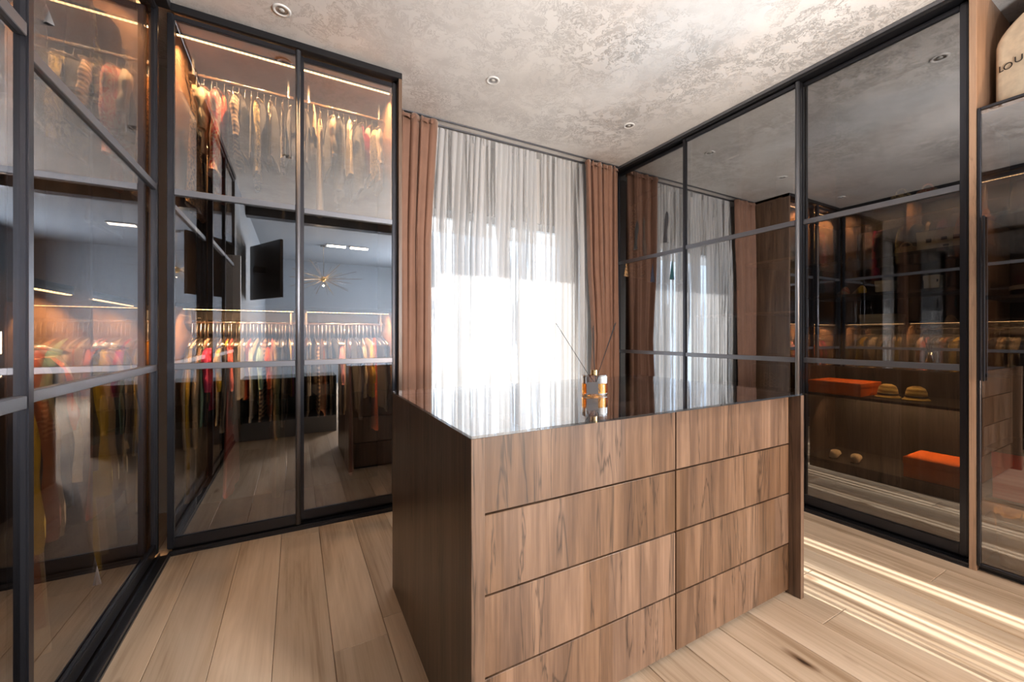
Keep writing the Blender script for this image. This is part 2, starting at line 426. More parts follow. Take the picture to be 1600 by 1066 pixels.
def carcass(t, W, D, dividers, inner, back, top=M['inner'], ztop=H-.004):
    MB().box(0, W, D-.02, D, .03, ztop-.02).build('back_panel', back, t)
    MB().box(0, W, .09, D-.02, .0, .03).build('base_panel', inner, t)
    MB().box(0, W, .09, D-.02, ztop-.03, ztop).build('top_panel', top, t)
    for i, dx in enumerate(dividers):
        MB().box(dx-.011, dx+.011, .095, D-.02, .03, ztop-.03).build('side_panel' if i in (0, len(dividers)-1) else 'divider', inner, t)
    MB().box(0, W, -.004, .088, 2.965, ztop).build('top_track', M['black'], t, bevel=.003, seg=1)
    bt = MB().box(0, W, -.004, .088, .0, .010)
    for yy in (.0, .042, .08): bt.box(0, W, yy, yy+.006, .010, .026)
    bt.build('bottom_track', M['metal'], t)


def rail(t, x0, x1, y, z, drop):
    r = MB().tube([(x0, y, z), (x1, y, z)], .009, 10).build('hanging_rail', M['steel'], t, smooth=True)
    for xx in (x0+.03, x1-.03): MB().box(xx-.006, xx+.006, y-.012, y+.012, z-.012, z+drop).build('rail_bracket', M['steel'], r)


LAMPS = {}


def ledlamp(e):
    if e not in LAMPS:
        l = LAMPS[e] = bpy.data.lights.new('diode', 'SPOT'); l.energy = e; l.color = (1, .62, .32)
        l.spot_size = math.radians(135); l.spot_blend = .5; l.shadow_soft_size = .003
    return LAMPS[e]


LEDL = ledlamp(6.5)


def led(t, x0, x1, y, z, power=None):
    p = MB().box(x0, x1, y-.012, y+.012, z, z+.012).build('light_profile', M['metal'], t)
    # strip has its own origin so the diode pattern runs along x
    st = MB().box(0, x1-x0, y-.007, y+.007, z-.003, z).build('led_strip', M['led'], p, loc=(x0, 0, 0))
    # the strip's own light: a few of its diodes as lamps
    nd = 3
    for i in range(nd):
        ld = LEDL if power is None else ledlamp(power); lo = bpy.data.objects.new('diode', ld); COL.objects.link(lo); lo.parent = st; lo.location = ((i+.5)/nd*(x1-x0), y, z-.006)
        lo.rotation_euler = (math.radians(38), 0, 0)


def bar(t, x0, x1, y0, y1, z0, z1, name='shelf', mat=None):
    return MB().box(x0, x1, y0, y1, z0, z1).build(name, mat or M['inner'], t, bevel=.0015, seg=1)


# A: back-left wardrobe
WA = thing('wardrobe', 'dark framed glass wardrobe on the back wall, left of the window, with two sliding doors', 'wardrobe', (-.60, 2.79, 0), 0)
carcass(WA, 1.245, .69, [-.02, .617, 1.21], M['inner'], M['inner_dark'])
MB().box(1.222, 1.245, 0, .69, 0, H-.004).build('end_panel', M['island'], WA, bevel=.001, seg=1)
door(WA, -.015, .628, .006, edge=True); door(WA, .615, 1.22, .046)
for a, b in ((-.01, .606), (.628, 1.199)):
    led(WA, a+.012, b-.012, .125, 2.915, 24)
    bar(WA, a, b, .11, .67, 1.365, 1.385, mat=M['inner_dark'])
    led(WA, a+.035 if a > .1 else .03, b-.02, .135, 1.352, 11)
    rail(WA, a+.02, b-.02, .345, 2.83, .12)
    rail(WA, a+.005, b-.005, .345, 1.283, .08)
# B: left wardrobe, front faces +X; local x = world y - .13
WB = thing('wardrobe', 'long dark framed glass wardrobe along the left wall, nearest the camera', 'wardrobe', (-.60, .135, 0), PI/2)
carcass(WB, 2.66, .62, [.011, .88, 1.39, 2.0, 2.66], M['inner'], M['inner_dark'])
door(WB, .012, .72, .006); door(WB, .70, 1.392, .006); door(WB, 1.378, 2.655, .046)
for a, b in ((.03, .868), (.892, 1.379), (1.402, 1.989), (2.012, 2.64)):
    led(WB, a+.02, b-.02, .12, 2.93, 10)
    bar(WB, a, b, .14, .60, 1.365, 1.385, mat=M['inner_dark'])
    led(WB, a+.02, b-.02, .145, 1.352)
    rail(WB, a+.01, b-.01, .32, 2.76, .2)
    rail(WB, a+.005, b-.005, .32, 1.283, .08)
# D: right wardrobe, local x = 3.33 - world y
WD = thing('wardrobe', 'dark framed glass wardrobe on the right wall, with three doors mirroring the curtains', 'wardrobe', (3.05, 3.33, 0), -PI/2)
carcass(WD, 2.634, .60, [.011, .915, 1.37, 1.80, 2.622], M['darkwood'], M['inner_dark'], M['darkwood'])
MB().box(0, 2.634, -.010, -.004, 2.985, H-.004).build('fascia', M['rail'], WD)
door(WD, .012, .925, .046, gm='mirrorglass'); door(WD, .895, 1.845, .006, gm='mirrorglass', edge=True); door(WD, 1.815, 2.62, .046, gm='glass')
for z in (1.38, 1.775, 1.04, .76): bar(WD, 1.382, 1.788, .14, .58, z-.018, z, mat=M['side'])
for z in (1.47, 1.26, 1.695, 2.02, .80, .35): bar(WD, 1.812, 2.61, .14, .58, z-.018, z, mat=M['inner_dark'])
for z in (1.38, .76): bar(WD, .926, 1.358, .14, .58, z-.018, z, mat=M['side'])
rail(WD, .03, .9, .3, 2.75, .2); rail(WD, .93, 1.355, .3, 2.75, .2)
led(WD, 1.83, 2.60, .30, .77, 2.8); led(WD, 1.83, 2.60, .27, 1.230, 2.2); bar(WD, 1.812, 2.61, .14, .15, 1.205, 1.2415, 'added_lip', M['inner_dark'])  # strips added out of sight to brighten the shelf contents; lip hides one
# oak gable between the right wardrobe and the low unit
gp = MB().box(0, .6, -.013, .013, 0, H-.004).build('gable_panel', M['side'], None, loc=(3.045, .682, 0), bevel=.0015, seg=1,
     label='full-height pale oak gable panel standing between the two right-hand wardrobes', category='panel')
# E: low glass-door unit nearest on the right, open compartment above; local x = .667 - world y
WE = thing('wardrobe', 'lower black framed glass cabinet at the right edge, open compartment above its door', 'wardrobe', (3.055, .667, 0), -PI/2)
MB().box(0, .96, .57, .59, .0, H-.004).build('back_panel', M['darkwood'], WE)
MB().box(.94, .96, .0, .57, .0, H-.004).build('side_panel', M['side'], WE)
MB().box(0, .94, .0, .57, 2.32, 2.338).build('shelf', M['side'], WE)
MB().box(0, .94, .03, .57, .0, .02).build('base_panel', M['inner_dark'], WE)
for z in (1.83, 1.405, 1.0, .62, .36): bar(WE, .002, .938, .10, .565, z-.018, z, mat=M['darkwood'])
led(WE, .02, .92, .25, .588, 2.2); led(WE, .02, .92, .25, .328, 2.0)  # more added strips, unseen under the shelves, lighting the red box and paper bag
fr = MB()
for a, b in ((.001, .013), (.927, .939)): fr.box(a, b, -.012, .012, .03, 2.352)
fr.box(.013, .927, -.012, .012, .03, .046).box(.013, .927, -.012, .012, 2.338, 2.352)
dd = fr.build('glass_door', M['metal'], WE, bevel=.002, seg=1)
MB().box(.013, .927, -.003, .003, .046, 2.338).build('glass_pane', M['glass'], dd)
MB().box(.022, .029, -.030, -.012, .97, 1.80).build('handle', M['metal'], dd, bevel=.002)

# ------------------------------------------------------------------ island
IX0, IX1, IY0, IY1, IZ = .405, 2.042, .975, 1.95, .930
IS = thing('dresser_island', 'brown oak drawer island with reflective glass top in the middle of the floor', 'dresser', (0, 0, 0))
for a, b in ((IX0, IX0+.04), (IX1-.026, IX1)):
    MB().box(a, b, IY0, IY1, 0, IZ-.004).build('side_panel', M['island'], IS, bevel=.001, seg=1)
MB().box(IX0+.04, IX1-.026, IY0+.08, IY1-.08, 0.0, .018).build('plinth', M['black'], IS)
MB().box(IX0+.04, IX1-.026, IY0+.07, IY1-.07, .019, .83).build('carcass', M['inner_dark'], IS)
rows = [(.020, .2305), (.2365, .4625), (.4685, .6925), (.6985, .917)]
cols = [(IX0+.042, 1.2465), (1.2525, IX1-.028)]
for side in (0, 1):
    y0, y1 = (IY0+.05, IY0+.069) if side == 0 else (IY1-.069, IY1-.045)
    for z0, z1 in rows:
        for x0, x1 in cols:
            MB().box(x0, x1, y0, y1, z0, z1).build('drawer_front', M['island'], IS, bevel=.0012, seg=1)
# display tray under the glass
MB().box(IX0+.041, IX1-.027, IY0+.0705, IY1-.0705, .832, .84).build('display_tray', M['felt'], IS)
for k in range(1, 9):
    xx = IX0+.04+k*(IX1-.026-IX0-.04)/9; MB().box(xx-.004, xx+.004, IY0+.071, IY1-.071, .84, .915).build('tray_divider', M['side'], IS)
for yy in (1.28, 1.62):
    dv = MB()
    for k in range(9):
        xa = IX0+.04+k*(IX1-.066-IX0)/9+.005; dv.box(xa, xa+(IX1-.066-IX0)/9-.01, yy-.004, yy+.004, .84, .915)
    dv.build('tray_divider', M['side'], IS)
rim = MB().box(IX0+.04, IX1-.026, IY0+.05, IY0+.07, .918, IZ-.004).box(IX0+.04, IX1-.026, IY1-.069, IY1-.045, .918, IZ-.004)
rim.build('top_rim', M['black'], IS)
MB().box(IX0, IX1, IY0, IY1, IZ-.003, IZ+.004).build('glass_top', M['topglass'], IS)
MB().box(IX0+.001, IX1-.001, IY0+.0005, IY0+.05, IZ-.0038, IZ-.0031).build('glass_edge', M['black'], IS)

# ------------------------------------------------------------------ reed diffuser
RD = thing('reed_diffuser', 'clear glass reed diffuser bottle with amber liquid and dark reeds on the island', 'diffuser', (1.167, 1.39, IZ+.004), -.3)
bw, bd, bh = .058, .030, .092


def sup(mb, w_, d_, prof, n=40, e=3.2):
    vs = []
    for sc, z in prof:
        for k in range(n):
            a = 2*PI*k/n; ca, sa = math.cos(a), math.sin(a)
            vs.append((w_*sc*abs(ca)**(2/e)*(1 if ca >= 0 else -1), d_*sc*abs(sa)**(2/e)*(1 if sa >= 0 else -1), z))
    m = len(prof)
    fs = [(i*n+k, i*n+(k+1) % n, (i+1)*n+(k+1) % n, (i+1)*n+k) for i in range(m-1) for k in range(n)]+[tuple(range(n-1, -1, -1)), tuple((m-1)*n+k for k in range(n))]
    return mb.add(vs, fs)


gl = NT('bottle_glass'); gl.bsdf(Base_Color=(1, 1, 1, 1), Roughness=0.0, IOR=1.45, Transmission_Weight=1.0)
lq = NT('amber_liquid'); lq.bsdf(Base_Color=(.95, .42, .08, 1), Roughness=0.0, IOR=1.33, Transmission_Weight=1.0)
sup(MB(), bw, bd, [(.9, 0), (1, .004), (1, bh-.008), (.93, bh-.002), (.4, bh)]).build('bottle', gl.m, RD, smooth=False)
sup(MB(), bw-.006, bd-.006, [(.95, .010), (1, .014), (1, .052), (.99, .053)]).build('liquid', lq.m, RD)
MB().box(-.050, .004, -bd-.0012, -bd-.0004, .010, .062).build('paper_label', plain('charcoal_label', (.025, .022, .024), .6), RD)
MB().lathe([(0, bh), (.016, bh), (.016, bh+.020), (.006, bh+.020), (.006, bh+.012)], 24).build('collar', M['brass'], RD, smooth=False)
for tx, ty, tz in ((-.178, .0, .318), (.093, -.02, .322), (.112, .03, .320), (.012, .05, .300), (.02, .06, .31)):
    q = Vector((tx, ty, tz)); b0 = Vector((-tx*.12, -ty*.2, .016))
    MB().tube([b0, q], .0014, 6).build('reed', M['ink'], RD)

# green scarf and sunglasses inside the island tray
sc = []
NXs, NYs = 30, 10
for i in range(NXs+1):
    for j in range(NYs+1):
        u, v2 = i/NXs, j/NYs
        sc.append((1.50+.30*u, 1.70+.12*(v2-.5)*(1-.4*u), .846+.045*math.sin(PI*v2)*(.5+.5*math.sin(PI*u))+.010*math.sin(18*u+5*v2)+.008))
fs = [(i*(NYs+1)+j, (i+1)*(NYs+1)+j, (i+1)*(NYs+1)+j+1, i*(NYs+1)+j+1) for i in range(NXs) for j in range(NYs)]
o = obj('folded_scarf', newmesh('folded_scarf', sc, fs, cloth('lime_silk', (.42, .48, .16), .5), True), label='crumpled lime green scarf in the display tray under the island glass', category='scarf')
md = o.modifiers.new('thickness', 'SOLIDIFY'); md.thickness = .004

# ------------------------------------------------------------------ downlights
dl = [(-.07, 2.57), (1.23, 2.565), (2.53, 2.56), (-.07, .97), (1.23, .97), (2.53, .97)]
dl_lab = ['round recessed downlight on the ceiling above the back-left wardrobe', 'round recessed downlight on the ceiling before the middle of the sheer curtain',
          'round recessed downlight on the ceiling by the right drape corner', 'round recessed ceiling downlight above the left wardrobe near the camera',
          'round recessed ceiling downlight directly above the island front', 'round recessed ceiling downlight by the third door of the right wardrobe']
ringm = newmesh('trim_ring', *(lambda m: (m.v, m.f))(MB().lathe([(.030, -.001), (.031, -.004), (.040, -.006), (.047, -.004), (.048, 0)], 32)), M['white'], True)
cupm = newmesh('reflector', *(lambda m: (m.v, m.f))(MB().lathe([(.031, -.003), (.026, -.0015), (.018, -.001), (0.0, -.001)], 32)), plain('lamp_reflector', (.35, .34, .33), .3, .8), True)
lensm = newmesh('lens', *(lambda m: (m.v, m.f))(MB().lathe([(.015, -.001), (.014, -.004), (.0, -.005)], 24)), plain('lamp_lens', (.5, .5, .48), .2), True)
for (x, y), lab in zip(dl, dl_lab):
    t = thing('downlight', lab, 'light', (x, y, H), 0, 'recessed ceiling downlights')
    obj('trim_ring', ringm, t); obj('reflector', cupm, t); obj('lens', lensm, t)

# ------------------------------------------------------------------ garments on hangers


def g_body(w_sh, w_hem, L, th, seed, neck=.05, flare=1.0):
    """bodice: width along y, thickness along x, hanger hook at z=0"""
    r = random.Random(seed); n = 28
    lv = [(-.098, neck*.8, .4), (-.108, neck, .6), (-.122, w_sh*.55, .75), (-.150, w_sh*.9, .9), (-.175, w_sh, 1), (-.25, w_sh*.97, 1)]
    k = 12
    for i in range(1, k+1):
        t = i/k; lv.append((-.25-(L-.25)*t, w_sh*.97+(w_hem-w_sh*.97)*t**1.2, 1+.5*t*flare))
    f1, f2, p1, p2 = r.randint(5, 8), r.randint(9, 13), r.uniform(0, 6), r.uniform(0, 6); vs = []
    for z, hw, ts in lv:
        for q in range(n):
            a = 2*PI*q/n; fold = 1+(.28*math.sin(f1*a+p1+z*2.2)+.14*math.sin(f2*a+p2-z*3))*min(1, max(0, (-z-.15)*2.2))
            vs.append((th*ts*math.sin(a)*fold, hw*math.cos(a)*(1+.05*math.sin(f1*a+p1)*min(1, -z)), z))
    m = len(lv); fs = [(i*n+q, i*n+(q+1) % n, (i+1)*n+(q+1) % n, (i+1)*n+q) for i in range(m-1) for q in range(n)]+[tuple(range(n)), tuple((m-1)*n+n-1-q for q in range(n))]
    return newmesh('garment_body', vs, fs, None, True)


def g_sleeve(sgn, w_sh, L, r0, seed, th):
    r = random.Random(seed); n = 12; m = 12; vs = []
    for i in range(m+1):
        t = i/m; z = -.155-L*t; cy = sgn*(w_sh-.02+.05*math.sin(t*1.6)); cx = .01*math.sin(5*t+seed); rr = r0*(1-.35*t)*(1+.12*math.sin(14*t+seed))*(1 if i else .6)
        for q in range(n):
            a = 2*PI*q/n; vs.append((cx+rr*.85*math.cos(a)*(1+.12*math.sin(3*a+9*t)), cy+rr*math.sin(a)*1.15, z))
    fs = [(i*n+q, i*n+(q+1) % n, (i+1)*n+(q+1) % n, (i+1)*n+q) for i in range(m) for q in range(n)]+[tuple(range(n)), tuple(m*n+n-1-q for q in range(n))]
    return newmesh('sleeve', vs, fs, None, True)


PRO = {}
def proto(kind):
    if kind in PRO: return PRO[kind]
    if kind == 'coat': p = [('garment_body', g_body(.19, .23, 1.0, .032, 1))]+[('sleeve', g_sleeve(s, .19, .58, .042, 3+s, .03)) for s in (-1, 1)]
    elif kind == 'jacket': p = [('garment_body', g_body(.19, .19, .62, .036, 2))]+[('sleeve', g_sleeve(s, .19, .50, .045, 7+s, .03)) for s in (-1, 1)]
    elif kind == 'shirt': p = [('garment_body', g_body(.18, .19, .60, .020, 4))]+[('sleeve', g_sleeve(s, .18, .46, .028, 12+s, .02)) for s in (-1, 1)]
    elif kind == 'blouse': p = [('garment_body', g_body(.17, .18, .52, .030, 5, flare=1.3))]+[('sleeve', g_sleeve(s, .17, .26, .050, 17+s, .03)) for s in (-1, 1)]
    elif kind == 'dress': p = [('garment_body', g_body(.16, .26, 1.02, .028, 6, flare=1.6))]
    elif kind == 'long dress': p = [('garment_body', g_body(.17, .28, .80, .030, 9, flare=1.6))]+[('sleeve', g_sleeve(s, .17, .40, .035, 21+s, .03)) for s in (-1, 1)]
    elif kind == 'top': p = [('garment_body', g_body(.16, .17, .48, .016, 8))]
    elif kind == 'scarf': p = [('garment_body', g_body(.045, .075, .78, .03, 10, neck=.03, flare=.3))]
    PRO[kind] = p; return p


def hanger_mesh():
    m = MB()
    hook = [(0, .013*math.cos(a)+0, -.004+.0135*math.sin(a)+.004) for a in [PI*1.05-i*PI*1.25/9 for i in range(10)]]
    pts = [(0, .0, -.092), (0, .0, -.06), (0, .004, -.035), (0, .012, -.016)]+[(0, -p[1]*-1, p[2]) for p in reversed(hook)]
    m.tube(pts, .0022, 6)
    m.tube([(0, -.185, -.150), (0, -.10, -.118), (0, 0, -.094), (0, .10, -.118), (0, .185, -.150)], .0055, 8)
    m.tube([(0, -.18, -.152), (0, .18, -.152)], .003, 6)
    return newmesh('clothes_hanger', m.v, m.f, M['steel'], True)


HM = hanger_mesh()
C = {}
def cm(key):
    if key in C: return C[key]
    tab = {'black': (.012, .011, .012), 'charcoal': (.035, .034, .038), 'navy': (.012, .016, .04), 'dark brown': (.045, .025, .015), 'mustard yellow': (.70, .42, .02),
           'bright yellow': (.85, .55, .03), 'cream': (.72, .58, .38), 'beige': (.55, .42, .27), 'coral red': (.75, .13, .11), 'magenta': (.65, .03, .16), 'mint green': (.30, .52, .38),
           'orange red': (.80, .12, .03), 'khaki': (.36, .25, .11), 'olive green': (.14, .14, .05), 'white': (.75, .72, .66), 'tan': (.50, .33, .16), 'plum': (.10, .02, .06), 'rust': (.35, .10, .03),
           'purple': (.28, .04, .35), 'pink': (.75, .30, .30), 'teal': (.02, .10, .12)}
    if key == 'leopard print': m = cloth('leopard', (.52, .30, .13), .8, 'leopard')
    elif key == 'brown striped': m = cloth('brown_stripes', (.60, .42, .24), .8, 'stripes', (.10, .05, .03))
    elif key == 'yellow patterned': m = cloth('yellow_pattern', (.62, .48, .18), .8, 'floral', (.10, .07, .03))
    elif key == 'red and cream patterned': m = cloth('red_cream', (.72, .55, .40), .45, 'floral', (.65, .06, .05))
    elif key == 'black and white patterned': m = cloth('monochrome', (.6, .55, .48), .8, 'floral', (.02, .02, .02))
    elif key == 'red floral': m = cloth('red_floral', (.60, .16, .08), .8, 'floral', (.65, .5, .3))
    else: m = cloth(key.replace(' ', '_')+'_fabric', tab[key], .75)
    C[key] = m; return m


ORD = ['first', 'second', 'third', 'fourth', 'fifth', 'sixth', 'seventh', 'eighth', 'ninth', 'tenth', 'eleventh', 'twelfth', 'thirteenth', 'fourteenth', 'fifteenth', 'sixteenth', 'seventeenth',
       'eighteenth', 'nineteenth', 'twentieth', 'twenty-first', 'twenty-second', 'twenty-third', 'twenty-fourth', 'twenty-fifth', 'twenty-sixth', 'twenty-seventh', 'twenty-eighth', 'twenty-ninth', 'thirtieth',
       'thirty-first', 'thirty-second', 'thirty-third', 'thirty-fourth', 'thirty-fifth', 'thirty-sixth']


def hang(items, p0, p1, z, rz, where, yaw=.12, seed=0):
    """items: (colour, kind[, scale]) from the left end p0 to the right end p1 of a rail"""
    r = random.Random(seed); n = len(items)
    for i, it in enumerate(items):
        col, kind = it[0], it[1]; s = it[2] if len(it) > 2 else 1.0
        t = (i+.5)/n+r.uniform(-.2, .2)/n; x = p0[0]+(p1[0]-p0[0])*t; y = p0[1]+(p1[1]-p0[1])*t; a = rz+r.uniform(-yaw, yaw)
        obj('clothes_hanger', HM, None, (x, y, z), (0, 0, a), label='metal hanger of the %s garment from left, %s' % (ORD[i], where), category='hanger', group='hangers on the '+where)
        g = thing(kind.replace(' ', '_').replace('long_', ''), '%s %s, %s from left, %s' % (col, kind, ORD[i], where), kind.split()[-1], (x, y, z-.004), a, 'garments on the '+where)
        sx = min(1.0, .9*abs((p1[0]-p0[0])+(p1[1]-p0[1]))/n/.06)
        for nm, me in proto(kind):
            o = obj(nm, me if me.materials else me, g); o.scale = (max(.45, sx)*(1.35 if s > 1 else 1), 1, s if nm == 'garment_body' else 1)
            if not me.materials: me.materials.append(M['ink'])
            o.material_slots[0].link = 'OBJECT'; o.material_slots[0].material = cm(col)


lowA1 = [('mustard yellow', 'coat'), ('cream', 'coat', 1.05), ('dark brown', 'shirt'), ('mint green', 'shirt'), ('beige', 'coat'), ('magenta', 'blouse', 1.02), ('black', 'shirt'), ('cream', 'shirt'), ('charcoal', 'jacket'), ('bright yellow', 'blouse', 1.05),
         ('coral red', 'dress', 1.02), ('coral red', 'blouse'), ('black', 'shirt'), ('white', 'top'), ('cream', 'top'), ('orange red', 'top'), ('white', 'shirt'), ('beige', 'top'), ('mint green', 'blouse'), ('brown striped', 'shirt'),
         ('red floral', 'shirt'), ('orange red', 'blouse'), ('khaki', 'coat', 1.1), ('olive green', 'coat', 1.1), ('charcoal', 'jacket'), ('black', 'shirt'), ('bright yellow', 'top'), ('purple', 'top')]
lowA2 = [('white', 'top'), ('black', 'shirt'), ('cream', 'top'), ('brown striped', 'shirt'), ('rust', 'shirt'), ('dark brown', 'shirt'), ('black', 'shirt'), ('charcoal', 'shirt'), ('white', 'top'), ('pink', 'blouse'), ('tan', 'shirt'), ('plum', 'dress'),
         ('black', 'shirt'), ('navy', 'jacket'), ('black', 'top'), ('cream', 'blouse'), ('beige', 'top'), ('mustard yellow', 'blouse'), ('orange red', 'scarf'), ('black', 'shirt'), ('charcoal', 'top')]
upA1 = [('leopard print', 'dress', .85), ('dark brown', 'top'), ('cream', 'blouse', 1.05), ('red and cream patterned', 'jacket', 1.02), ('orange red', 'scarf'), ('black', 'dress'), ('brown striped', 'blouse'), ('charcoal', 'top'), ('black', 'top'),
        ('yellow patterned', 'shirt', 1.02), ('navy', 'top'), ('cream', 'scarf', .6), ('black', 'top'), ('black and white patterned', 'top'), ('charcoal', 'top')]
upA2 = [('charcoal', 'top'), ('tan', 'top', .5), ('cream', 'scarf', 1.0), ('black', 'top'), ('beige', 'blouse', .8), ('black', 'jacket'), ('navy', 'top'), ('cream', 'scarf', .6), ('charcoal', 'shirt'), ('magenta', 'top'), ('cream', 'top'),
        ('yellow patterned', 'top'), ('beige', 'blouse')]
yA = 2.79+.345
hang(lowA1, (-.575, yA), (-.01, yA), 1.283, 0, 'lower rail behind back wardrobe\'s left door', seed=1)
hang(lowA2, (.05, yA), (.58, yA), 1.283, 0, 'lower rail behind back wardrobe\'s right door', seed=2)
hang(upA1, (-.56, yA), (-.03, yA), 2.83, 0, 'upper rail behind back wardrobe\'s left door', seed=3)
hang(upA2, (.06, yA), (.56, yA), 2.83, 0, 'upper rail behind back wardrobe\'s right door', seed=4)
xB = -.60-.32
pal = ['black', 'charcoal', 'navy', 'dark brown', 'black', 'plum', 'rust', 'beige', 'charcoal', 'tan']
rB = random.Random(12)
lowB0 = [(rB.choice(pal), rB.choice(['shirt', 'jacket', 'top', 'coat'])) for _ in range(12)]
lowB1 = [('plum', 'coat'), ('beige', 'coat'), ('black', 'shirt'), ('mustard yellow', 'coat'), ('charcoal', 'shirt'), ('rust', 'coat'), ('tan', 'coat', 1.1), ('black', 'jacket'), ('navy', 'shirt'), ('orange red', 'blouse'), ('cream', 'shirt'), ('dark brown', 'dress')]
lowB2 = [('charcoal', 'shirt'), ('mustard yellow', 'coat', 1.05), ('tan', 'coat'), ('black', 'jacket'), ('khaki', 'coat'), ('black', 'shirt'), ('beige', 'shirt'), ('navy', 'coat'), ('mustard yellow', 'shirt'), ('black', 'shirt')]
upB1 = [('black', 'top'), ('rust', 'shirt'), ('charcoal', 'dress', .6), ('plum', 'blouse'), ('dark brown', 'shirt'), ('tan', 'top'), ('black', 'jacket')]
upB2 = [('yellow patterned', 'shirt'), ('black', 'top'), ('charcoal', 'jacket'), ('plum', 'blouse'), ('magenta', 'scarf'), ('dark brown', 'shirt'), ('navy', 'top')]
upB0 = [('dark brown', 'shirt'), ('charcoal', 'top'), ('black', 'jacket'), ('rust', 'blouse')]
hang(lowB0, (xB, 1.06), (xB, 1.50), 1.283, PI/2, 'lower rail of left wardrobe\'s nearest bay', seed=5)
hang(lowB1, (xB, 1.56), (xB, 2.10), 1.283, PI/2, 'lower rail of left wardrobe\'s middle bay', seed=6)
hang(lowB2, (xB, 2.18), (xB, 2.70), 1.283, PI/2, 'lower rail of left wardrobe\'s corner bay', seed=7)
hang(upB0, (xB, 1.06), (xB, 1.50), 2.76, PI/2, 'upper rail of left wardrobe\'s nearest bay', seed=8)
hang(upB1, (xB, 1.56), (xB, 2.10), 2.76, PI/2, 'upper rail of left wardrobe\'s middle bay', seed=9)
hang(upB2, (xB, 2.18), (xB, 2.70), 2.76, PI/2, 'upper rail of left wardrobe\'s corner bay', seed=10)
xD = 3.05+.30
hang([('leopard print', 'dress', .9), ('black', 'jacket'), ('dark brown', 'coat'), ('navy', 'dress'), ('charcoal', 'jacket'), ('teal', 'dress')], (xD, 3.25), (xD, 2.50), 2.75, -PI/2, 'rail behind right wardrobe\'s far door', seed=11)

# ------------------------------------------------------------------ things on the shelves of the right wardrobes


def carton(label, mat, x0, x1, y0, y1, z, h, group=None, lid=True, prints=()):
    t = thing('storage_box', label, 'box', ((x0+x1)/2, (y0+y1)/2, z), 0, group); hx, hy = (x1-x0)/2, (y1-y0)/2
    MB().box(-hx+.003, hx-.003, -hy+.003, hy-.003, 0, h*.72).build('box_base', mat, t, bevel=.0015, seg=1)
    if lid: MB().box(-hx, hx, -hy, hy, h*.66, h).build('lid', mat, t, bevel=.002, seg=1)
    for (u0, u1, v0, v1) in prints:
        MB().box(-hx+.0005, -hx+.0025, hy*2*u0-hy, hy*2*u1-hy, h*v0, h*v1).build('printed_mark', M['ink'], t)
    return t


carton('long cream shoe box with black printed squares on the upper right shelf', M['cream_box'], 3.25, 3.55, .72, .955, 1.695, .115, prints=((.15, .35, .42, .62), (.45, .55, .45, .6), (.15, .2, .1, .3), (.42, .52, .12, .22), (.72, .82, .4, .6)))
carton('small cream box beside the red shoes on the middle right shelf', M['cream_box'], 3.25, 3.36, 1.07, 1.15, 1.47, .075, prints=((.3, .7, .75, .82),))
carton('small cream box at the right end of the middle right shelf', M['cream_box'], 3.25, 3.36, .855, .925, 1.47, .08, prints=((.35, .8, .72, .8), (.1, .18, .5, .75)))
carton('flat pale box on the shelf just above the middle rail of the right door', M['cream_box'], 3.25, 3.45, 1.06, 1.23, 1.26, .075, prints=((.6, .9, .8, .88),))
carton('faded orange flat box beside the straw hats in the right wardrobe', M['orange'], 3.20, 3.5, 1.20, 1.505, .80, .085)
carton('bright orange box on the lowest shelf of the right wardrobe', M['orange'], 3.22, 3.5, .73, 1.005, .35, .12)
carton('orange wooden-look box on the shelf behind the middle right door', plain('orange_leatherette', (.50, .20, .06), .5), 3.27, 3.5, 1.975, 2.10, 1.38, .195)
carton('large red box behind the glass at the right edge', M['red'], 3.17, 3.5, .2, .645, .362, .24)
sg = MB().box(3.245, 3.252, 1.98, 2.045, 1.22, 1.31).build('brass_plate', M['brass'], None, label='small brass plate hanging below the shelf behind the middle right door', category='plate')
MB().tube([(3.2485, 2.012, 1.31), (3.2485, 2.012, 1.361)], .0015, 6).build('hook', M['brass'], sg)
# oak post that carries the plate side
MB().box(3.26, 3.28, 1.955, 1.972, 1.0401, 1.3605).build('shelf_post', M['side'], None, label='slim oak upright between the two shelves behind middle right door', category='post')

for k, (yc, lab) in enumerate(((1.12, 'left yellow straw hat lying on the shelf of the right wardrobe'), (.985, 'right yellow straw hat lying on the shelf of the right wardrobe'))):
    h = thing('straw_hat', lab, 'hat', (3.36, yc, .801), k*.7, 'straw hats in the right wardrobe')
    fixn(MB().lathe([(0.0, .085), (.02, .084), (.04, .072), (.048, .05), (.052, .015)], 28).build('crown', M['straw'], h, smooth=True))
    MB().lathe([(.050, .015), (.062, .006), (.066, .001), (.062, .0), (.048, .012)], 28).build('brim', M['straw'], h, smooth=True)
    MB().lathe([(.0505, .016), (.0525, .018), (.0515, .028), (.0495, .028)], 28).build('ribbon', M['ink'], h, smooth=True)


def handbag(label, mat, loc, w_, h_, d_, rz=0, handle=True, group=None):
    t = thing('handbag', label, 'bag', loc, rz, group)
    sup(MB(), d_, w_, [(.92, 0), (1, .01), (1, h_*.5), (.9, h_*.9), (.75, h_)], 32, 3).build('bag_body', mat, t, smooth=False)
    MB().box(-d_*1.03, -d_*.9, -w_*.5, w_*.5, h_*.35, h_*.98).build('flap', mat, t, bevel=.003)
    if handle: MB().tube([(0, -w_*.5+w_*.5*(1-math.cos(a)), h_*.97+h_*.62*math.sin(a)) for a in [PI*i/12 for i in range(13)]], .005, 8).build('handle', mat, t, smooth=True)
    return t


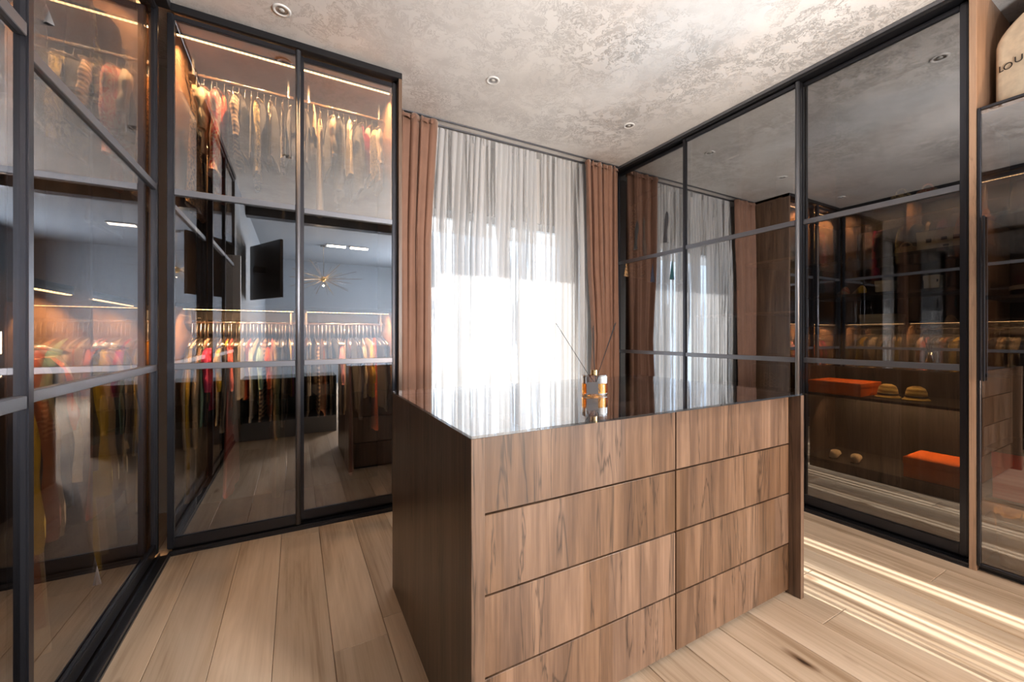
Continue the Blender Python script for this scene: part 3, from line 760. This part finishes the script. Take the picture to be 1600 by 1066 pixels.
handbag('tan leather handbag with curved handle beside the cream shoe box', M['tan'], (3.32, 1.02, 1.695), .052, .05, .04)
handbag('dark plum patent handbag on the top shelf at the right edge', M['plum'], (3.36, .50, 1.83), .12, .19, .05)
handbag('small green patterned bag on the high shelf behind the right door', cm('yellow patterned'), (3.34, 1.05, 2.02), .05, .06, .04)
handbag('small red bag on the high shelf behind the right door', cm('red floral'), (3.34, .93, 2.02), .05, .055, .04)
handbag('little beige purse at left of the high shelf behind right door', cm('beige'), (3.34, 1.33, 2.02), .035, .04, .03, handle=False)


def shoe(parent, y, s, mat):
    m = MB(); n = 14; st = [(-.10, .016, .030), (-.09, .026, .05), (-.05, .028, .048), (0, .03, .034), (.05, .036, .03), (.09, .030, .022), (.105, .014, .012)]
    vs = []
    for lx, hw, hh in st:
        for k in range(n):
            a = 2*PI*k/n; vs.append((lx*s, y+hw*s*math.cos(a), .012+max(0, math.sin(a))*hh*s+(0 if math.sin(a) > 0 else math.sin(a)*.01)))
    fs = [(i*n+k, i*n+(k+1) % n, (i+1)*n+(k+1) % n, (i+1)*n+k) for i in range(len(st)-1) for k in range(n)]+[tuple(range(n)), tuple((len(st)-1)*n+k for k in range(n-1, -1, -1))]
    m.add(vs, fs); fixn(m.build('upper', mat, parent, smooth=True)); MB().box(-.098*s, .1*s, y-.026*s, y+.026*s, -.0, .004).build('sole', M['rubber'], parent, bevel=.001, seg=1)


for lab, mat, loc, rz in (('left shoe of the red and yellow pair beside the small cream box', cm('red floral'), (3.33, 1.345, 1.470), .5), ('right shoe of the red and yellow pair beside the small cream box', cm('mustard yellow'), (3.33, 1.255, 1.470), .5),
                          ('left pale yellow shoe on the low shelf of the right wardrobe', cm('cream'), (3.34, 1.40, .35), .3), ('right pale yellow shoe on the low shelf of the right wardrobe', cm('cream'), (3.34, 1.28, .35), .3),
                          ('left tan shoe on the highest shelf by the oak gable', cm('tan'), (3.34, .83, 1.26), .2), ('right tan shoe on the highest shelf by the oak gable', cm('tan'), (3.34, .755, 1.26), .2)):
    t = thing('shoe', lab, 'shoe', loc, rz, 'shoes in the right wardrobe'); shoe(t, 0, .9, mat)

# honeycomb patterned bag behind the middle door
hb = thing('honeycomb_bag', 'dark bag with pale honeycomb rings behind the middle right door', 'bag', (3.28, 1.81, .76), 0)
sup(MB(), .05, .125, [(.95, 0), (1, .01), (1, .19), (.92, .21)], 32, 5).build('bag_body', plain('dark_brown_leather', (.09, .055, .04), .5), hb)
k = 0
for r_ in range(3):
    for c_ in range(5):
        yy = -.085+c_*.042+(.021 if r_ % 2 else 0); zz = .06+r_*.037
        if yy > .1: continue
        MB().tube([(-.053, yy+.017*math.cos(a), zz+.017*math.sin(a)) for a in [2*PI*i/6 for i in range(7)]], .003, 6, False).build('ring', M['brass'], hb)
# paper bag and plate in the low unit
pb = thing('paper_bag', 'creased kraft paper carrier bag standing behind the glass at the right edge', 'bag', (3.25, .50, .0205), .15)
m = MB(); n = 40; prof = [(.92, 0, .13), (.97, .08, .135), (1.0, .16, .14), (.98, .22, .14), (1.0, .262, .15)]
vs = []
rr = random.Random(5); jit = [rr.uniform(-.06, .06) for _ in range(n)]
for sc_, z, w_ in prof:
    for q in range(n):
        a = 2*PI*q/n; ca, sa = math.cos(a), math.sin(a); j = 1+jit[q]*z*3
        vs.append((.07*abs(ca)**.5*(1 if ca >= 0 else -1)*j, w_*abs(sa)**.5*(1 if sa >= 0 else -1), z+(jit[q]*.25 if z > .25 else 0)))
m.add(vs, [(i*n+q, i*n+(q+1) % n, (i+1)*n+(q+1) % n, (i+1)*n+q) for i in range(len(prof)-1) for q in range(n)]+[tuple(range(n-1, -1, -1))])
m.build('bag_body', M['kraft'], pb)
MB().tube([(-.072, -.06, .25), (-.085, -.055, .30), (-.085, .055, .30), (-.072, .06, .25)], .004, 6).build('handle', M['kraft'], pb)
pl = thing('hat_box', 'flat round dark box with a pale rim on the shelf at the right edge', 'box', (3.36, .47, 1.406), 0)
MB().lathe([(0, 0), (.14, 0), (.145, .02), (.145, .045)], 32).build('box_base', M['plum'], pl, smooth=False)
MB().lathe([(.148, .03), (.15, .032), (.15, .052), (0, .054)], 32).build('lid', M['cream_box'], pl, smooth=False)

# cream dust bag in the open compartment, with the visible part of its lettering
db = thing('dust_bag', 'cream canvas dust bag with dark capital lettering in the open compartment', 'bag', (3.24, .338, 2.339), 0)
m = MB(); nu, nv = 48, 24; vs = []
for j in range(nv+1):
    t = j/nv; z = .60*t; hw = .30*(1-.9*max(0, (t-.58)/.42)**1.8); hd = .11*(1-.8*t**3)
    for i in range(nu):
        a = 2*PI*i/nu; ca, sa = math.cos(a), math.sin(a)
        fo = 1+.05*math.sin(7*a+3*t)+.035*math.sin(11*a-4*t+1)
        vs.append((hd*abs(ca)**.6*(1 if ca >= 0 else -1)*fo, hw*abs(sa)**.8*(1 if sa >= 0 else -1), z))
m.add(vs, [(j*nu+i, j*nu+(i+1) % nu, (j+1)*nu+(i+1) % nu, (j+1)*nu+i) for j in range(nv) for i in range(nu)]+[tuple(range(nu-1, -1, -1)), tuple(nv*nu+i for i in range(nu))])
m.build('bag_body', M['canvas'], db, smooth=True)


def text(s, size, parent, loc, rot, mat, ext=.0008, name='lettering'):
    c = bpy.data.curves.new(name, 'FONT'); c.body = s; c.size = size; c.extrude = ext; c.align_x = 'CENTER'; c.materials.append(mat)
    o = bpy.data.objects.new(name, c); COL.objects.link(o); bpy.context.view_layer.update()
    me = bpy.data.meshes.new_from_object(o.evaluated_get(bpy.context.evaluated_depsgraph_get())); bpy.data.objects.remove(o)
    return obj(name, me, parent, loc, rot)


for ch, yy, zz, ang in (('L', .273, .203, .10), ('O', .248, .200, .05), ('U', .212, .212, -.04), ('I', .185, .222, -.08)):
    sa = (yy/.30)**(1/.8); ca = math.sqrt(max(0, 1-sa*sa)); sa2 = ((yy-.01)/.30)**(1/.8); dx = (math.sqrt(1-sa2*sa2)**.6-ca**.6)*.106/.01
    text(ch, .046, db, (-.106*ca**.6*1.05-.006, yy, zz), (PI/2, 0, -PI/2-min(.8, math.atan(dx))), M['ink'], name='letter')


# ------------------------------------------------------------------ bedroom behind the camera (seen in the mirroring doors)
CH = thing('chandelier', 'sputnik chandelier with thin radiating rods hanging in the room behind', 'chandelier', (.49, -3.2, 2.33))
MB().lathe([(0, .68), (.06, .68), (.06, .65), (0, .645)], 20).build('canopy', M['steel'], CH)
MB().tube([(0, 0, .65), (0, 0, 0)], .006, 8).build('rod', M['steel'], CH)
MB().lathe([(0, .055), (.03, .047), (.05, .02), (.05, -.02), (.03, -.047), (0, -.055)], 20).build('hub', M['brass'], CH, smooth=True)
rc = random.Random(8)
for i in range(34):
    zz = 1-2*(i+.5)/34; a = i*2.39996; rr_ = math.sqrt(1-zz*zz); d = Vector((rr_*math.cos(a), rr_*math.sin(a), zz*.45)); L = rc.uniform(.5, .85)
    MB().tube([d*.04, d*L], .004, 5).build('arm', M['brass'] if i % 2 else M['steel'], CH)
for bx, lab in ((.72, 'left small added linear lamp on the ceiling of the room behind'), (1.15, 'right small added linear lamp on the ceiling of the room behind')):
    t = thing('added_ceiling_lamp', lab, 'light', (bx, -3.05, H), 0, 'added linear ceiling lamps')  # frames added around the two ceiling patch lights
    MB().box(-.18, .18, -.072, -.062, -.022, 0).box(-.18, .18, .062, .072, -.022, 0).box(-.18, -.172, -.062, .062, -.022, 0).box(.172, .18, -.062, .062, -.022, 0).build('lamp_frame', M['white'], t)
ld = bpy.data.lights.new('chandelier_bulbs', 'POINT'); ld.energy = 10; ld.color = (1, .72, .45); ld.shadow_soft_size = .01
lo = bpy.data.objects.new('chandelier_bulbs', ld); COL.objects.link(lo); lo.location = (.49, -3.2, 2.2)
FLm = thing('added_floor_lamp', 'added brass uplighter floor lamp, unseen, right of the camera', 'lamp', (2.15, .06, 0))  # unseen lamp model, added to go with the ceiling fill light
MB().lathe([(0, 0), (.13, 0), (.13, .012), (.02, .02), (0, .02)], 28).build('base', M['brass'], FLm)
MB().tube([(0, 0, .02), (0, 0, 1.84)], .010, 10).build('pole', M['brass'], FLm)
MB().lathe([(.02, 1.82), (.10, 1.86), (.17, 1.91), (.20, 1.96), (.195, 1.96), (.165, 1.915), (.10, 1.87), (0, 1.85)], 32).build('lamp_shade', M['brass'], FLm, smooth=True, loc=(0, -.9, .55), rot=(-.5, 0, 0))
TV = thing('television', 'black flat television on a swivel arm in the room behind', 'television', (-.36, -.80, 2.08), math.radians(62))
MB().box(-.42, .42, -.02, .02, -.38, .38).build('bezel', M['black'], TV, bevel=.003)
MB().box(-.41, .41, -.0215, -.0205, -.37, .37).build('screen', M['screen'], TV)
MB().box(-.03, .03, .02, .15, -.04, .04).build('arm', M['black'], TV)
CU = thing('console_unit', 'low dark teal console unit standing behind the camera', 'console', (0, 0, 0))
MB().box(-.55, .45, -.25, .22, 0, .20).build('base', M['bluegrey'], CU, bevel=.003)
MB().box(-.55, .45, -.25, -.23, .20, .68).build('back_panel', M['teal'], CU)
MB().box(-.55, -.53, -.23, .22, .20, .68).build('side_panel', M['teal'], CU); MB().box(.43, .45, -.23, .22, .20, .68).build('side_panel', M['teal'], CU)
MB().box(-.55, .45, -.25, .23, .68, .70).build('top', M['teal'], CU, bevel=.002); MB().box(-.53, .43, -.22, .22, .44, .455).build('shelf', M['teal'], CU)
carton('grey storage box on the shelf of the teal console', M['bluegrey'], .12, .38, -.1, .15, .456, .13)
MB().box(-.64, -.55, .135, .19, 0, 2.1).build('trim_2', M['white'], kind='structure')
